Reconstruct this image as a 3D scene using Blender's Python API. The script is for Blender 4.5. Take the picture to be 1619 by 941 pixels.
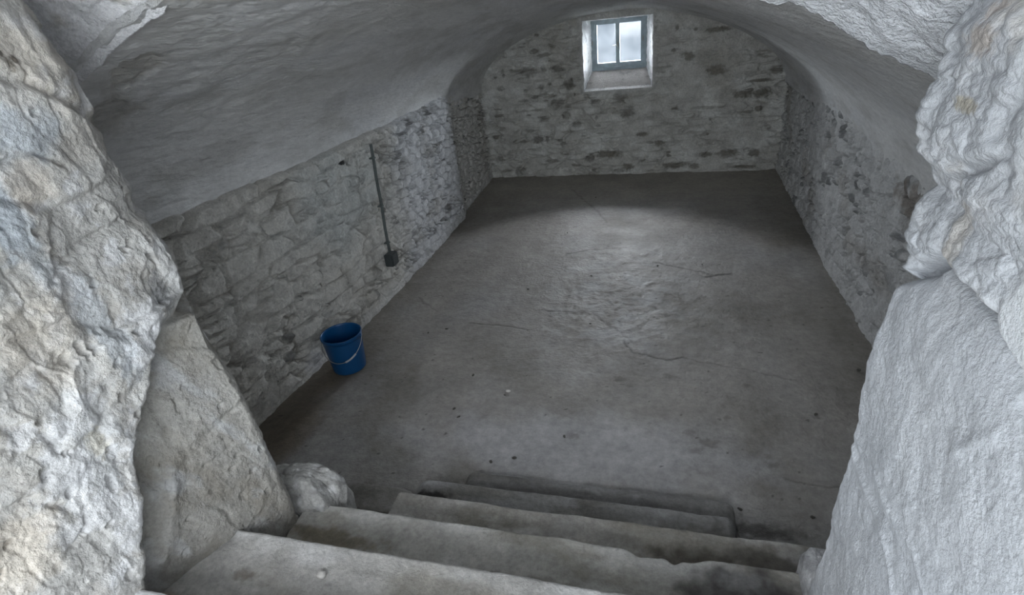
import bpy, bmesh, math
import numpy as np
from mathutils import Matrix, Vector

for o in list(bpy.data.objects):
    bpy.data.objects.remove(o, do_unlink=True)
scn = bpy.context.scene
COL = scn.collection

# ------------------------------------------------------------------ camera
F_PX, W_PX, H_PX = 880.0, 1619.0, 941.0
PP = np.array([W_PX / 2, H_PX / 2])
EYE = np.array([0.0, 0.0, 2.3])          # metres above the cellar floor


def _n(v):
    return v / np.linalg.norm(v)


_Y = _n(np.array([1065 - PP[0], -20 - PP[1], F_PX]))      # room axis seen by the camera
_Z = -_n(np.array([1000 - PP[0], 2150 - PP[1], F_PX]))    # up
_Z = _n(_Z - _Y * (_Z @ _Y))
_X = np.cross(_Y, _Z)
R_WC = np.array([_X, _Y, _Z])            # camera (x right, y down, z forward) -> world

cam_d = bpy.data.cameras.new('camera')
cam_d.sensor_fit = 'HORIZONTAL'
cam_d.sensor_width = 36.0
cam_d.lens = F_PX * 36.0 / W_PX
cam_d.clip_start = 0.02
cam = bpy.data.objects.new('camera', cam_d)
COL.objects.link(cam)
m = R_WC @ np.diag([1, -1, -1])
M4 = Matrix([list(r) + [0] for r in m.tolist()] + [[0, 0, 0, 1]])
cam.matrix_world = Matrix.Translation(EYE.tolist()) @ M4
scn.camera = cam

# ------------------------------------------------------------------ world, light, exposure
SKY = 6.6
SKY_WINDOW_SIDE = 11.5
world = bpy.data.worlds.new('overcast_sky')
scn.world = world
world.use_nodes = True
wn = world.node_tree.nodes
wl = world.node_tree.links
wn.clear()
wo = wn.new('ShaderNodeOutputWorld')
wb = wn.new('ShaderNodeBackground')
tc = wn.new('ShaderNodeTexCoord')
sx = wn.new('ShaderNodeSeparateXYZ')
rp = wn.new('ShaderNodeValToRGB')
wl.new(tc.outputs['Generated'], sx.inputs[0])
wl.new(sx.outputs['Z'], rp.inputs[0])
rp.color_ramp.elements[0].position = 0.0
rp.color_ramp.elements[0].color = (0.80, 0.88, 0.95, 1)
rp.color_ramp.elements[1].position = 0.6
rp.color_ramp.elements[1].color = (0.90, 0.945, 1.0, 1)
wl.new(rp.outputs[0], wb.inputs[0])
sm = wn.new('ShaderNodeMapRange')               # invented extra sky strength on the window side, to brighten the cellar
sm.inputs[1].default_value, sm.inputs[2].default_value = .1, 1.0
sm.inputs[3].default_value, sm.inputs[4].default_value = SKY, SKY * SKY_WINDOW_SIDE
wl.new(sx.outputs['Y'], sm.inputs[0])
wl.new(sm.outputs[0], wb.inputs[1])
wl.new(wb.outputs[0], wo.inputs[0])


def portal(name, loc, rot, sx_, sy_):
    l = bpy.data.lights.new(name, 'AREA')
    l.shape = 'RECTANGLE'
    l.size, l.size_y = sx_, sy_
    l.cycles.is_portal = True
    o = bpy.data.objects.new(name, l)
    o.location = loc
    o.rotation_euler = rot
    COL.objects.link(o)


portal('window_daylight', (-0.70, 8.53, 1.70), (math.radians(-90), 0, 0), 0.8, 0.75)
portal('doorway_daylight', (-0.25, -1.04, 2.0), (math.radians(90), 0, 0), 2.8, 1.8)

scn.view_settings.view_transform = 'Standard'
scn.view_settings.look = 'None'
scn.view_settings.exposure = 0.68
scn.view_settings.gamma = 1.0
scn.view_settings.use_curve_mapping = False
scn.cycles.use_denoising = True
scn.cycles.max_bounces = 10
scn.cycles.diffuse_bounces = 8
scn.cycles.sample_clamp_indirect = 12


# ------------------------------------------------------------------ tracing helpers: pixel -> point on a plane of the place
def ray(px, py):
    return R_WC @ np.array([px - PP[0], py - PP[1], F_PX])


def onx(p, x):
    r = ray(*p)
    return EYE + r * (x / r[0])


def ony(p, y):
    r = ray(*p)
    return EYE + r * (y / r[1])


def onz(p, z):
    r = ray(*p)
    return EYE + r * ((z - EYE[2]) / r[2])


# ------------------------------------------------------------------ noise
def _hash(ix, iy, s):
    h = (ix.astype(np.int64) * 374761393 + iy.astype(np.int64) * 668265263 + s * 982451653) & 0xFFFFFFFF
    h = ((h ^ (h >> 13)) * 1274126177) & 0xFFFFFFFF
    h = ((h ^ (h >> 15)) * 2246822519) & 0xFFFFFFFF
    h = h ^ (h >> 16)
    return (h & 0xFFFFFF) / float(0x1000000)


def perlin(x, y, s=0):
    x, y = np.broadcast_arrays(np.asarray(x, float), np.asarray(y, float))
    x0, y0 = np.floor(x), np.floor(y)
    fx, fy = x - x0, y - y0
    u, v = fx * fx * fx * (fx * (fx * 6 - 15) + 10), fy * fy * fy * (fy * (fy * 6 - 15) + 10)

    def g(dx, dy):
        a = _hash(x0 + dx, y0 + dy, s) * 2 * np.pi
        return np.cos(a) * (fx - dx) + np.sin(a) * (fy - dy)
    n0 = g(0, 0) * (1 - u) + g(1, 0) * u
    n1 = g(0, 1) * (1 - u) + g(1, 1) * u
    return (n0 * (1 - v) + n1 * v) * 1.5


def fbm(x, y, s=0, o=4, gain=0.5, lac=2.03):
    r, a, t = 0, 1.0, 0
    for i in range(o):
        r = r + a * perlin(x, y, s + i * 17)
        t += a
        a *= gain
        x, y = x * lac + 3.1, y * lac - 1.7
    return r / t


def ridged(x, y, s=0, o=3):
    r, a, t = 0, 1.0, 0
    for i in range(o):
        r = r + a * (1 - 2 * np.abs(perlin(x, y, s + i * 13)))
        t += a
        a *= 0.5
        x, y = x * 2.1 + 1.3, y * 2.1 + 4.4
    return r / t


def worley(x, y, s=0, jit=0.9):
    """F1, F2 - F1, id of the nearest cell"""
    x, y = np.broadcast_arrays(np.asarray(x, float), np.asarray(y, float))
    ix, iy = np.floor(x), np.floor(y)
    f1 = np.full(x.shape, 9.0)
    f2 = np.full(x.shape, 9.0)
    idn = np.zeros(x.shape)
    for dx in (-1, 0, 1):
        for dy in (-1, 0, 1):
            cx, cy = ix + dx, iy + dy
            px = cx + .5 + (_hash(cx, cy, s) - .5) * jit
            py = cy + .5 + (_hash(cx, cy, s + 7) - .5) * jit
            d = np.hypot(x - px, y - py)
            near = d < f1
            f2 = np.where(near, f1, np.minimum(f2, d))
            idn = np.where(near, _hash(cx, cy, s + 11), idn)
            f1 = np.where(near, d, f1)
    return f1, f2 - f1, idn


def sstep(a, b, x):
    t = np.clip((x - a) / (b - a), 0, 1)
    return t * t * (3 - 2 * t)


def seg_dist(u, v, pts):
    d = np.full(np.broadcast(u, v).shape, 9.0)
    for (a, b), (c, e) in zip(pts[:-1], pts[1:]):
        dx, dy = c - a, e - b
        t = np.clip(((u - a) * dx + (v - b) * dy) / (dx * dx + dy * dy + 1e-12), 0, 1)
        d = np.minimum(d, np.hypot(u - a - t * dx, v - b - t * dy))
    return d


def blob(u, v, cu, cv, ru, rv, s=0, soft=0.35, rough=0.35):
    """a patch with a ragged outline, 0..1"""
    q = np.hypot((u - cu) / ru, (v - cv) / rv) + rough * fbm(u / min(ru, rv) * 1.3, v / min(ru, rv) * 1.3, s, 3)
    return 1 - sstep(1 - soft, 1 + soft * .3, q)


def rubble(u, v, cw, ch, s, warp=0.25):
    """rubble masonry in rough courses: relief 0..1, joint 0..1, stone id"""
    wu = u / cw + warp * fbm(u / cw * .7, v / ch * .5, s + 1, 2)
    wv = v / ch + warp * 1.2 * fbm(u / cw * .45, v / ch * .45, s + 2, 3)
    row = np.floor(wv)
    wu = wu + _hash(row, row * 0, s + 5) * 3
    f1, e, i = worley(wu, wv, s + 3, 0.62)
    # every third stone is broken up by smaller pinning stones
    g1, e2, i2 = worley(wu * 2.1 + 9, wv * 2.0 + 4, s + 31, 0.8)
    small = i > 0.66
    e = np.where(small, np.minimum(e, e2 * .55), e)
    i = np.where(small, i2 * .97, i)
    body = sstep(0.0, 0.30, e)
    joint = 1 - sstep(0.02, 0.12, e + .05 * fbm(u * 30, v * 30, s + 8, 2))
    h = body * (.55 + .45 * i)
    return h, joint, i


# ------------------------------------------------------------------ mesh helpers
def link_mesh(name, verts, faces, mat, parent=None, smooth=True, col=None):
    me = bpy.data.meshes.new(name)
    me.from_pydata([tuple(v) for v in verts] if not isinstance(verts, np.ndarray) else verts.tolist(), [], faces)
    me.validate()
    me.update()
    if smooth:
        me.polygons.foreach_set('use_smooth', np.ones(len(me.polygons), dtype=bool))
    if col is not None:
        a = me.color_attributes.new('tone', 'FLOAT_COLOR', 'POINT')
        full = np.ones((len(me.vertices), 4), dtype=np.float32)
        k = min(len(col), len(full))
        full[:k, :3] = col[:k]
        if len(full) > k:
            full[k:, :3] = 0.35
        a.data.foreach_set('color', full.ravel())
    me.materials.append(mat)
    o = bpy.data.objects.new(name, me)
    COL.objects.link(o)
    if parent:
        o.parent = parent
    return o


def grid_mesh(name, P, col, mat, back=None, hole=None, parent=None, flip=False, close_u=False):
    """P (nu, nv, 3); back = vector: gives the sheet thickness; hole = bool mask of cells left out"""
    nu, nv = P.shape[:2]
    idx = np.arange(nu * nv).reshape(nu, nv)
    q = np.stack([idx[:-1, :-1], idx[1:, :-1], idx[1:, 1:], idx[:-1, 1:]], -1)
    if hole is not None:
        q = q[~hole]
    q = q.reshape(-1, 4)
    if flip:
        q = q[:, ::-1]
    verts = P.reshape(-1, 3)
    faces = q.tolist()
    if back is not None:
        loop = list(idx[:, 0]) + list(idx[-1, 1:]) + list(idx[-2::-1, -1]) + list(idx[0, -2:0:-1])
        n0 = len(verts)
        bv = verts[loop] + np.array(back)
        k = len(loop)
        for i in range(k):
            j = (i + 1) % k
            f = [loop[i], n0 + i, n0 + j, loop[j]]
            faces.append([int(a) for a in (f[::-1] if flip else f)])
        if hole is None:
            faces.append([n0 + i for i in (range(k) if flip else range(k - 1, -1, -1))][::-1])
        verts = np.vstack([verts, bv])
    return link_mesh(name, verts, faces, mat, parent, True, None if col is None else col.reshape(-1, 3))


def struct(o):
    o['kind'] = 'structure'
    return o


def tag(o, label, cat, group=None):
    o['label'] = label
    o['category'] = cat
    if group:
        o['group'] = group
    return o


def empty(name, loc):
    o = bpy.data.objects.new(name, None)
    o.location = loc
    COL.objects.link(o)
    return o


def tube(bm, pts, r, seg=8, cap=True):
    pts = [Vector(p) for p in pts]
    rings = []
    for i, p in enumerate(pts):
        t = (pts[min(i + 1, len(pts) - 1)] - pts[max(i - 1, 0)]).normalized()
        ref = Vector((0, 0, 1)) if abs(t.z) < .9 else Vector((1, 0, 0))
        a = t.cross(ref).normalized()
        b = t.cross(a)
        rr = r[i] if isinstance(r, (list, tuple)) else r
        rings.append([bm.verts.new(p + a * rr * math.cos(2 * math.pi * k / seg) + b * rr * math.sin(2 * math.pi * k / seg)) for k in range(seg)])
    for A, B in zip(rings[:-1], rings[1:]):
        for k in range(seg):
            bm.faces.new((A[k], A[(k + 1) % seg], B[(k + 1) % seg], B[k]))
    if cap:
        bm.faces.new(rings[0][::-1])
        bm.faces.new(rings[-1])


def box(bm, x0, x1, y0, y1, z0, z1, bev=0.0):
    r = bmesh.ops.create_cube(bm, size=1)
    for v in r['verts']:
        v.co = Vector(((x0 + x1) / 2 + v.co.x * (x1 - x0), (y0 + y1) / 2 + v.co.y * (y1 - y0), (z0 + z1) / 2 + v.co.z * (z1 - z0)))
    if bev:
        es = list({e for v in r['verts'] for e in v.link_edges})
        bmesh.ops.bevel(bm, geom=es, offset=bev, segments=2, affect='EDGES')


def lathe(bm, prof, seg=64, closed=True):
    rings = []
    for r, z in prof:
        if r < 1e-6:
            rings.append([bm.verts.new((0, 0, z))])
        else:
            rings.append([bm.verts.new((r * math.cos(2 * math.pi * k / seg), r * math.sin(2 * math.pi * k / seg), z)) for k in range(seg)])
    for A, B in zip(rings[:-1], rings[1:]):
        for k in range(seg):
            k2 = (k + 1) % seg
            if len(A) == 1 and len(B) == 1:
                continue
            if len(A) == 1:
                bm.faces.new((A[0], B[k2], B[k]))
            elif len(B) == 1:
                bm.faces.new((A[k], A[k2], B[0]))
            else:
                bm.faces.new((A[k], A[k2], B[k2], B[k]))


def from_bm(name, bm, mat, parent=None, smooth=True):
    bmesh.ops.recalc_face_normals(bm, faces=bm.faces)
    me = bpy.data.meshes.new(name)
    bm.to_mesh(me)
    bm.free()
    if smooth:
        me.polygons.foreach_set('use_smooth', np.ones(len(me.polygons), dtype=bool))
    me.materials.append(mat)
    o = bpy.data.objects.new(name, me)
    COL.objects.link(o)
    if parent:
        o.parent = parent
    return o


# ------------------------------------------------------------------ materials
def masonry_mat(name, bumps, rough=0.9, mottle=0.10, mscale=14.0, spec=0.25, stretch=(1, 1, 1), rough_map=None, fleck=0.0, fine=.22):
    """colour from the mesh's own tone attribute, mottled and roughened by noise. bumps = [(scale, distance, detail)]"""
    mt = bpy.data.materials.new(name)
    mt.use_nodes = True
    N, L = mt.node_tree.nodes, mt.node_tree.links
    b = N['Principled BSDF']
    b.inputs['Specular IOR Level'].default_value = spec
    b.inputs['Roughness'].default_value = rough
    at = N.new('ShaderNodeAttribute')
    at.attribute_name = 'tone'
    tcn = N.new('ShaderNodeTexCoord')
    mp = N.new('ShaderNodeMapping')
    mp.inputs['Scale'].default_value = stretch
    L.new(tcn.outputs['Object'], mp.inputs[0])

    def noise(scale, detail=6, rgh=.6):
        n = N.new('ShaderNodeTexNoise')
        n.inputs['Scale'].default_value = scale
        n.inputs['Detail'].default_value = detail
        n.inputs['Roughness'].default_value = rgh
        L.new(mp.outputs[0], n.inputs['Vector'])
        return n
    n1 = noise(mscale, 8, .65)
    mr = N.new('ShaderNodeMapRange')
    mr.inputs[1].default_value, mr.inputs[2].default_value = .3, .7
    mr.inputs[3].default_value, mr.inputs[4].default_value = 1 - mottle, 1 + mottle
    L.new(n1.outputs['Fac'], mr.inputs[0])
    mx = N.new('ShaderNodeMix')
    mx.data_type = 'RGBA'
    mx.blend_type = 'MULTIPLY'
    mx.inputs[0].default_value = 1
    L.new(at.outputs['Color'], mx.inputs[6])
    L.new(mr.outputs[0], mx.inputs[7])
    last = mx.outputs[2]
    n2 = noise(mscale * 7, 6, .75)
    m2_ = N.new('ShaderNodeMapRange')
    m2_.inputs[1].default_value, m2_.inputs[2].default_value = .32, .68
    m2_.inputs[3].default_value, m2_.inputs[4].default_value = 1 - fine, 1 + fine
    L.new(n2.outputs['Fac'], m2_.inputs[0])
    mx2 = N.new('ShaderNodeMix')
    mx2.data_type = 'RGBA'
    mx2.blend_type = 'MULTIPLY'
    mx2.inputs[0].default_value = 1
    L.new(last, mx2.inputs[6])
    L.new(m2_.outputs[0], mx2.inputs[7])
    last = mx2.outputs[2]
    if fleck:
        n3 = noise(mscale * 4.5, 3, .7)
        fr = N.new('ShaderNodeMapRange')
        fr.inputs[1].default_value, fr.inputs[2].default_value = .66, .72
        fr.inputs[3].default_value, fr.inputs[4].default_value = 0, fleck
        L.new(n3.outputs['Fac'], fr.inputs[0])
        fm = N.new('ShaderNodeMix')
        fm.data_type = 'RGBA'
        L.new(fr.outputs[0], fm.inputs[0])
        L.new(last, fm.inputs[6])
        fm.inputs[7].default_value = (.12, .115, .105, 1)
        last = fm.outputs[2]
    L.new(last, b.inputs['Base Color'])
    prev = None
    for sc, dist, det in bumps:
        n = noise(sc, det, .62)
        bp = N.new('ShaderNodeBump')
        bp.inputs['Strength'].default_value = 1.0
        bp.inputs['Distance'].default_value = dist
        L.new(n.outputs['Fac'], bp.inputs['Height'])
        if prev:
            L.new(prev.outputs[0], bp.inputs['Normal'])
        prev = bp
    if prev:
        L.new(prev.outputs[0], b.inputs['Normal'])
    if rough_map:
        n = noise(rough_map[0], 5, .6)
        m2 = N.new('ShaderNodeMapRange')
        m2.inputs[1].default_value, m2.inputs[2].default_value = .35, .65
        m2.inputs[3].default_value, m2.inputs[4].default_value = rough_map[1], rough_map[2]
        L.new(n.outputs['Fac'], m2.inputs[0])
        L.new(m2.outputs[0], b.inputs['Roughness'])
    return mt


def plain_mat(name, color, rough=0.5, metal=0.0, spec=0.5, var=0.1, scale=20.0, bump=0.0):
    mt = bpy.data.materials.new(name)
    mt.use_nodes = True
    N, L = mt.node_tree.nodes, mt.node_tree.links
    b = N['Principled BSDF']
    b.inputs['Roughness'].default_value = rough
    b.inputs['Metallic'].default_value = metal
    b.inputs['Specular IOR Level'].default_value = spec
    tcn = N.new('ShaderNodeTexCoord')
    n = N.new('ShaderNodeTexNoise')
    n.inputs['Scale'].default_value = scale
    n.inputs['Detail'].default_value = 5
    L.new(tcn.outputs['Object'], n.inputs['Vector'])
    cr = N.new('ShaderNodeValToRGB')
    cr.color_ramp.elements[0].position, cr.color_ramp.elements[1].position = .3, .7
    cr.color_ramp.elements[0].color = (*[c * (1 - var) for c in color], 1)
    cr.color_ramp.elements[1].color = (*[min(1, c * (1 + var)) for c in color], 1)
    L.new(n.outputs['Fac'], cr.inputs[0])
    L.new(cr.outputs[0], b.inputs['Base Color'])
    if bump:
        bp = N.new('ShaderNodeBump')
        bp.inputs['Distance'].default_value = bump
        L.new(n.outputs['Fac'], bp.inputs['Height'])
        L.new(bp.outputs[0], b.inputs['Normal'])
    return mt


M_JAMB = masonry_mat('limewashed_jamb_stone', [(18, .014, 10), (75, .009, 8)], mottle=.14, mscale=9, fleck=.45, fine=.2)
M_JAMBR = masonry_mat('thickly_limewashed_stone', [(24, .005, 7), (110, .005, 7)], mottle=.06, mscale=9, fleck=.2, fine=.12)
M_RUBBLE = masonry_mat('limewashed_rubble', [(14, .028, 9), (60, .012, 7)], mottle=.18, mscale=9, fleck=.45)
M_BACK = masonry_mat('limewashed_courses', [(14, .02, 6), (50, .008, 5)], mottle=.16, mscale=7, fleck=.5)
M_PLASTER = masonry_mat('rough_trowelled_plaster', [(9, .032, 10), (60, .010, 8)], mottle=.09, mscale=5, stretch=(1, .34, 1), fleck=.15, fine=.12)
M_HEAD = masonry_mat('limewashed_arch_head', [(20, .014, 6), (80, .006, 5)], mottle=.10, mscale=9, fleck=.2)
M_FLOOR = masonry_mat('worn_concrete', [(5, .018, 10), (40, .004, 8)], mottle=.18, mscale=2.6, spec=.42, rough_map=(2.2, .44, .64), fleck=.25)
M_STEP = masonry_mat('worn_stone_tread', [(14, .010, 8), (90, .005, 7)], mottle=.24, mscale=7, spec=.35, rough_map=(4, .6, .85), fleck=.3)
M_BOULDER = masonry_mat('rough_grey_stone', [(20, .012, 6), (90, .005, 5)], mottle=.2, mscale=12, fleck=.3)
M_FRAME = plain_mat('blue_grey_painted_timber', (.33, .40, .43), .55, var=.18, scale=14, bump=.001)
M_LATCH = plain_mat('tarnished_metal', (.45, .44, .42), .4, 1.0)
M_BLUE = plain_mat('blue_plastic', (.003, .068, .20), .38, var=.12, scale=6)
M_WIRE = plain_mat('galvanised_wire', (.42, .42, .42), .45, .8)
M_GRIP = plain_mat('grey_white_plastic_grip', (.45, .46, .50), .5)
M_PIPE = plain_mat('dull_green_grey_pipe', (.085, .10, .097), .6, var=.2)
M_BOXG = plain_mat('dark_grey_plastic_box', (.05, .058, .060), .5, var=.15)
M_CHIP = plain_mat('dark_stone_chip', (.09, .085, .075), .9, var=.3, scale=60, bump=.002)
M_PCHIP = plain_mat('pale_plaster_chip', (.55, .53, .50), .9, var=.2, scale=60, bump=.002)
M_GROUND = plain_mat('gravel_yard', (.22, .21, .19), .95, var=.2, scale=3, bump=.01)

M_MEADOW = plain_mat('darkened_meadow', (.0105, .0125, .0145), .95, spec=0, var=.12, scale=.2)  # ground tone set near black so the window panes do not blow out

M_GLASS = bpy.data.materials.new('old_window_glass')
M_GLASS.use_nodes = True
_N, _L = M_GLASS.node_tree.nodes, M_GLASS.node_tree.links
_N.clear()
_o = _N.new('ShaderNodeOutputMaterial')
_t = _N.new('ShaderNodeBsdfTransparent')
_g = _N.new('ShaderNodeBsdfGlossy')
_g.inputs['Roughness'].default_value = .05
_d = _N.new('ShaderNodeBsdfTranslucent')
_d.inputs['Color'].default_value = (.9, .93, .96, 1)
_m1 = _N.new('ShaderNodeMixShader')
_m2 = _N.new('ShaderNodeMixShader')
_fn = _N.new('ShaderNodeFresnel')
_ns = _N.new('ShaderNodeTexNoise')
_ns.inputs['Scale'].default_value = 5
_mr = _N.new('ShaderNodeMapRange')
_mr.inputs[3].default_value, _mr.inputs[4].default_value = .0, .014
_tc = _N.new('ShaderNodeTexCoord')
_L.new(_tc.outputs['Object'], _ns.inputs['Vector'])
_L.new(_ns.outputs['Fac'], _mr.inputs[0])
_L.new(_mr.outputs[0], _m1.inputs[0])
_L.new(_t.outputs[0], _m1.inputs[1])
_L.new(_d.outputs[0], _m1.inputs[2])
_L.new(_fn.outputs[0], _m2.inputs[0])
_L.new(_m1.outputs[0], _m2.inputs[1])
_L.new(_g.outputs[0], _m2.inputs[2])
_L.new(_m2.outputs[0], _o.inputs[0])


def mixc(c, d, t):
    t = np.asarray(t)[..., None]
    return np.asarray(c) * (1 - t) + np.asarray(d) * t


WASH = np.array([.62, .62, .62])
STONE = np.array([.17, .165, .155])
EARTH = np.array([.30, .26, .20])

# ------------------------------------------------------------------ floor
def floor_():
    xs = np.linspace(-2.9, 1.75, 460)
    ys = np.concatenate([np.linspace(1.3, 4.5, 420), np.linspace(4.5, 8.3, 300)[1:]])
    X, Y = np.meshgrid(xs, ys, indexing='ij')
    wet_sheen = np.exp(-((X + .38) / .55) ** 2 - ((Y - 4.2) / 1.0) ** 2)
    Z = .012 * fbm(X * 1.1, Y * 1.1, 3, 4) + .0035 * fbm(X * 7, Y * 7, 9, 4)
    rid = ridged(X * 5 + .4 * fbm(X * 3, Y * 3, 5, 2), Y * 5, 21, 3)
    Z += wet_sheen * .012 * sstep(.1, .8, rid) - wet_sheen * .006 * sstep(.0, .6, fbm(X * 9, Y * 9, 33, 3))
    C = np.ones(X.shape + (3,)) * np.array([.36, .345, .325])
    C = mixc(C, (.41, .41, .41), .75 * sstep(-.05, .45, fbm(X * .9 + 3, Y * .7, 41, 5)))
    C = mixc(C, (.23, .215, .19), .7 * sstep(.05, .5, fbm(X * 1.3, Y * 1.1, 57, 5)))
    # pale band in front of the steps
    C = mixc(C, (.50, .505, .52), .8 * blob(X, Y, -.45, 2.42, 1.1, .33, 3, .6, .5))
    C = mixc(C, (.56, .58, .61), .7 * wet_sheen * sstep(-.2, .5, fbm(X * 4, Y * 4, 61, 4)))  # bluish window sheen on the wet patch, painted into the colour
    # brown damp margins along the walls
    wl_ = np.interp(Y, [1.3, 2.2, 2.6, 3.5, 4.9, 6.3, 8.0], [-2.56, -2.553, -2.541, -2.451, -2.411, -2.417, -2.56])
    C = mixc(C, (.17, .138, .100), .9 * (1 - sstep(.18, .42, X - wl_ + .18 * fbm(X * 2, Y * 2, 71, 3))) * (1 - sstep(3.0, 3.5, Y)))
    C = mixc(C, (.20, .185, .16), .55 * (1 - sstep(.0, .30, X - wl_ + .2 * fbm(X * 2, Y * 2, 72, 3))))
    C = mixc(C, (.21, .195, .165), .6 * sstep(.85, 1.4, X + .35 * fbm(X * 1.3, Y * .8, 73, 4)))
    C = mixc(C, (.42, .395, .345), .7 * sstep(6.2, 7.6, Y + .6 * fbm(X, Y, 74, 3)))  # far end painted paler to make up for missing window light
    # cracks and scuffs seen in the concrete
    for pts, w, dk in (
        ([(742, 510), (790, 514), (835, 521)], .010, .7), ([(1035, 415), (1080, 424), (1125, 433)], .012, .6),
        ([(1118, 438), (1155, 432)], .014, .9), ([(985, 540), (1000, 558), (1060, 570), (1080, 564)], .010, .7),
        ([(1080, 566), (1180, 585), (1260, 602)], .008, .35), ([(1240, 757), (1290, 768), (1330, 772)], .007, .5),
        ([(905, 300), (940, 330), (960, 352)], .012, .4), ([(895, 402), (930, 396), (990, 392)], .012, .6),
        ([(850, 490), (940, 498), (1005, 545)], .009, .4), ([(660, 470), (690, 492)], .01, .4),
    ):
        q = [tuple(onz(p, 0)[:2]) for p in pts]
        d = seg_dist(X + .02 * fbm(X * 12, Y * 12, 80, 2), Y + .02 * fbm(X * 12, Y * 12, 81, 2), q)
        k = np.exp(-(d / w) ** 2)
        C = mixc(C, (.05, .045, .04), dk * k)
        Z -= .006 * dk * k
    # dark droppings and stains
    rs = np.random.RandomState(4)
    for px, py, r in [(1090, 685, .05), (1120, 700, .07), (1100, 712, .05), (980, 600, .05), (905, 690, .05), (1222, 735, .04),
                      (1215, 722, .03), (580, 765, .05), (1060, 595, .05), (960, 520, .06), (1180, 610, .04), (1150, 660, .03)]:
        c = onz((px, py), 0)
        C = mixc(C, (.16, .15, .135), .5 * blob(X, Y, c[0], c[1], r, r * .7, int(px), .6, .8))
    c = onz((1205, 842), 0.0)
    C = mixc(C, (.06, .055, .048), .8 * blob(X, Y, c[0], c[1], .19, .06, 5, .6, .6))
    sp = worley(X * 14 + 2 * fbm(X * 2, Y * 2, 91, 2), Y * 14, 90, 1.0)
    C = mixc(C, (.07, .065, .06), .7 * ((sp[0] < .05 + .08 * (sp[2] - .9) * 10) & (sp[2] > .93)))
    C = C * np.array([.80, .785, .775])
    P = np.stack([X, Y, Z], -1)
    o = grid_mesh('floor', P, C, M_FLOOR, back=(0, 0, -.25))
    struct(o)


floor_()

# ------------------------------------------------------------------ side walls of the room
LW_Y = [1.3, 2.2, 2.6, 2.9, 3.56, 3.9, 4.9, 6.25, 6.55, 8.0, 8.3]
LW_X = [-2.56, -2.553, -2.541, -2.508, -2.451, -2.435, -2.411, -2.417, -2.50, -2.564, -2.57]


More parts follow.
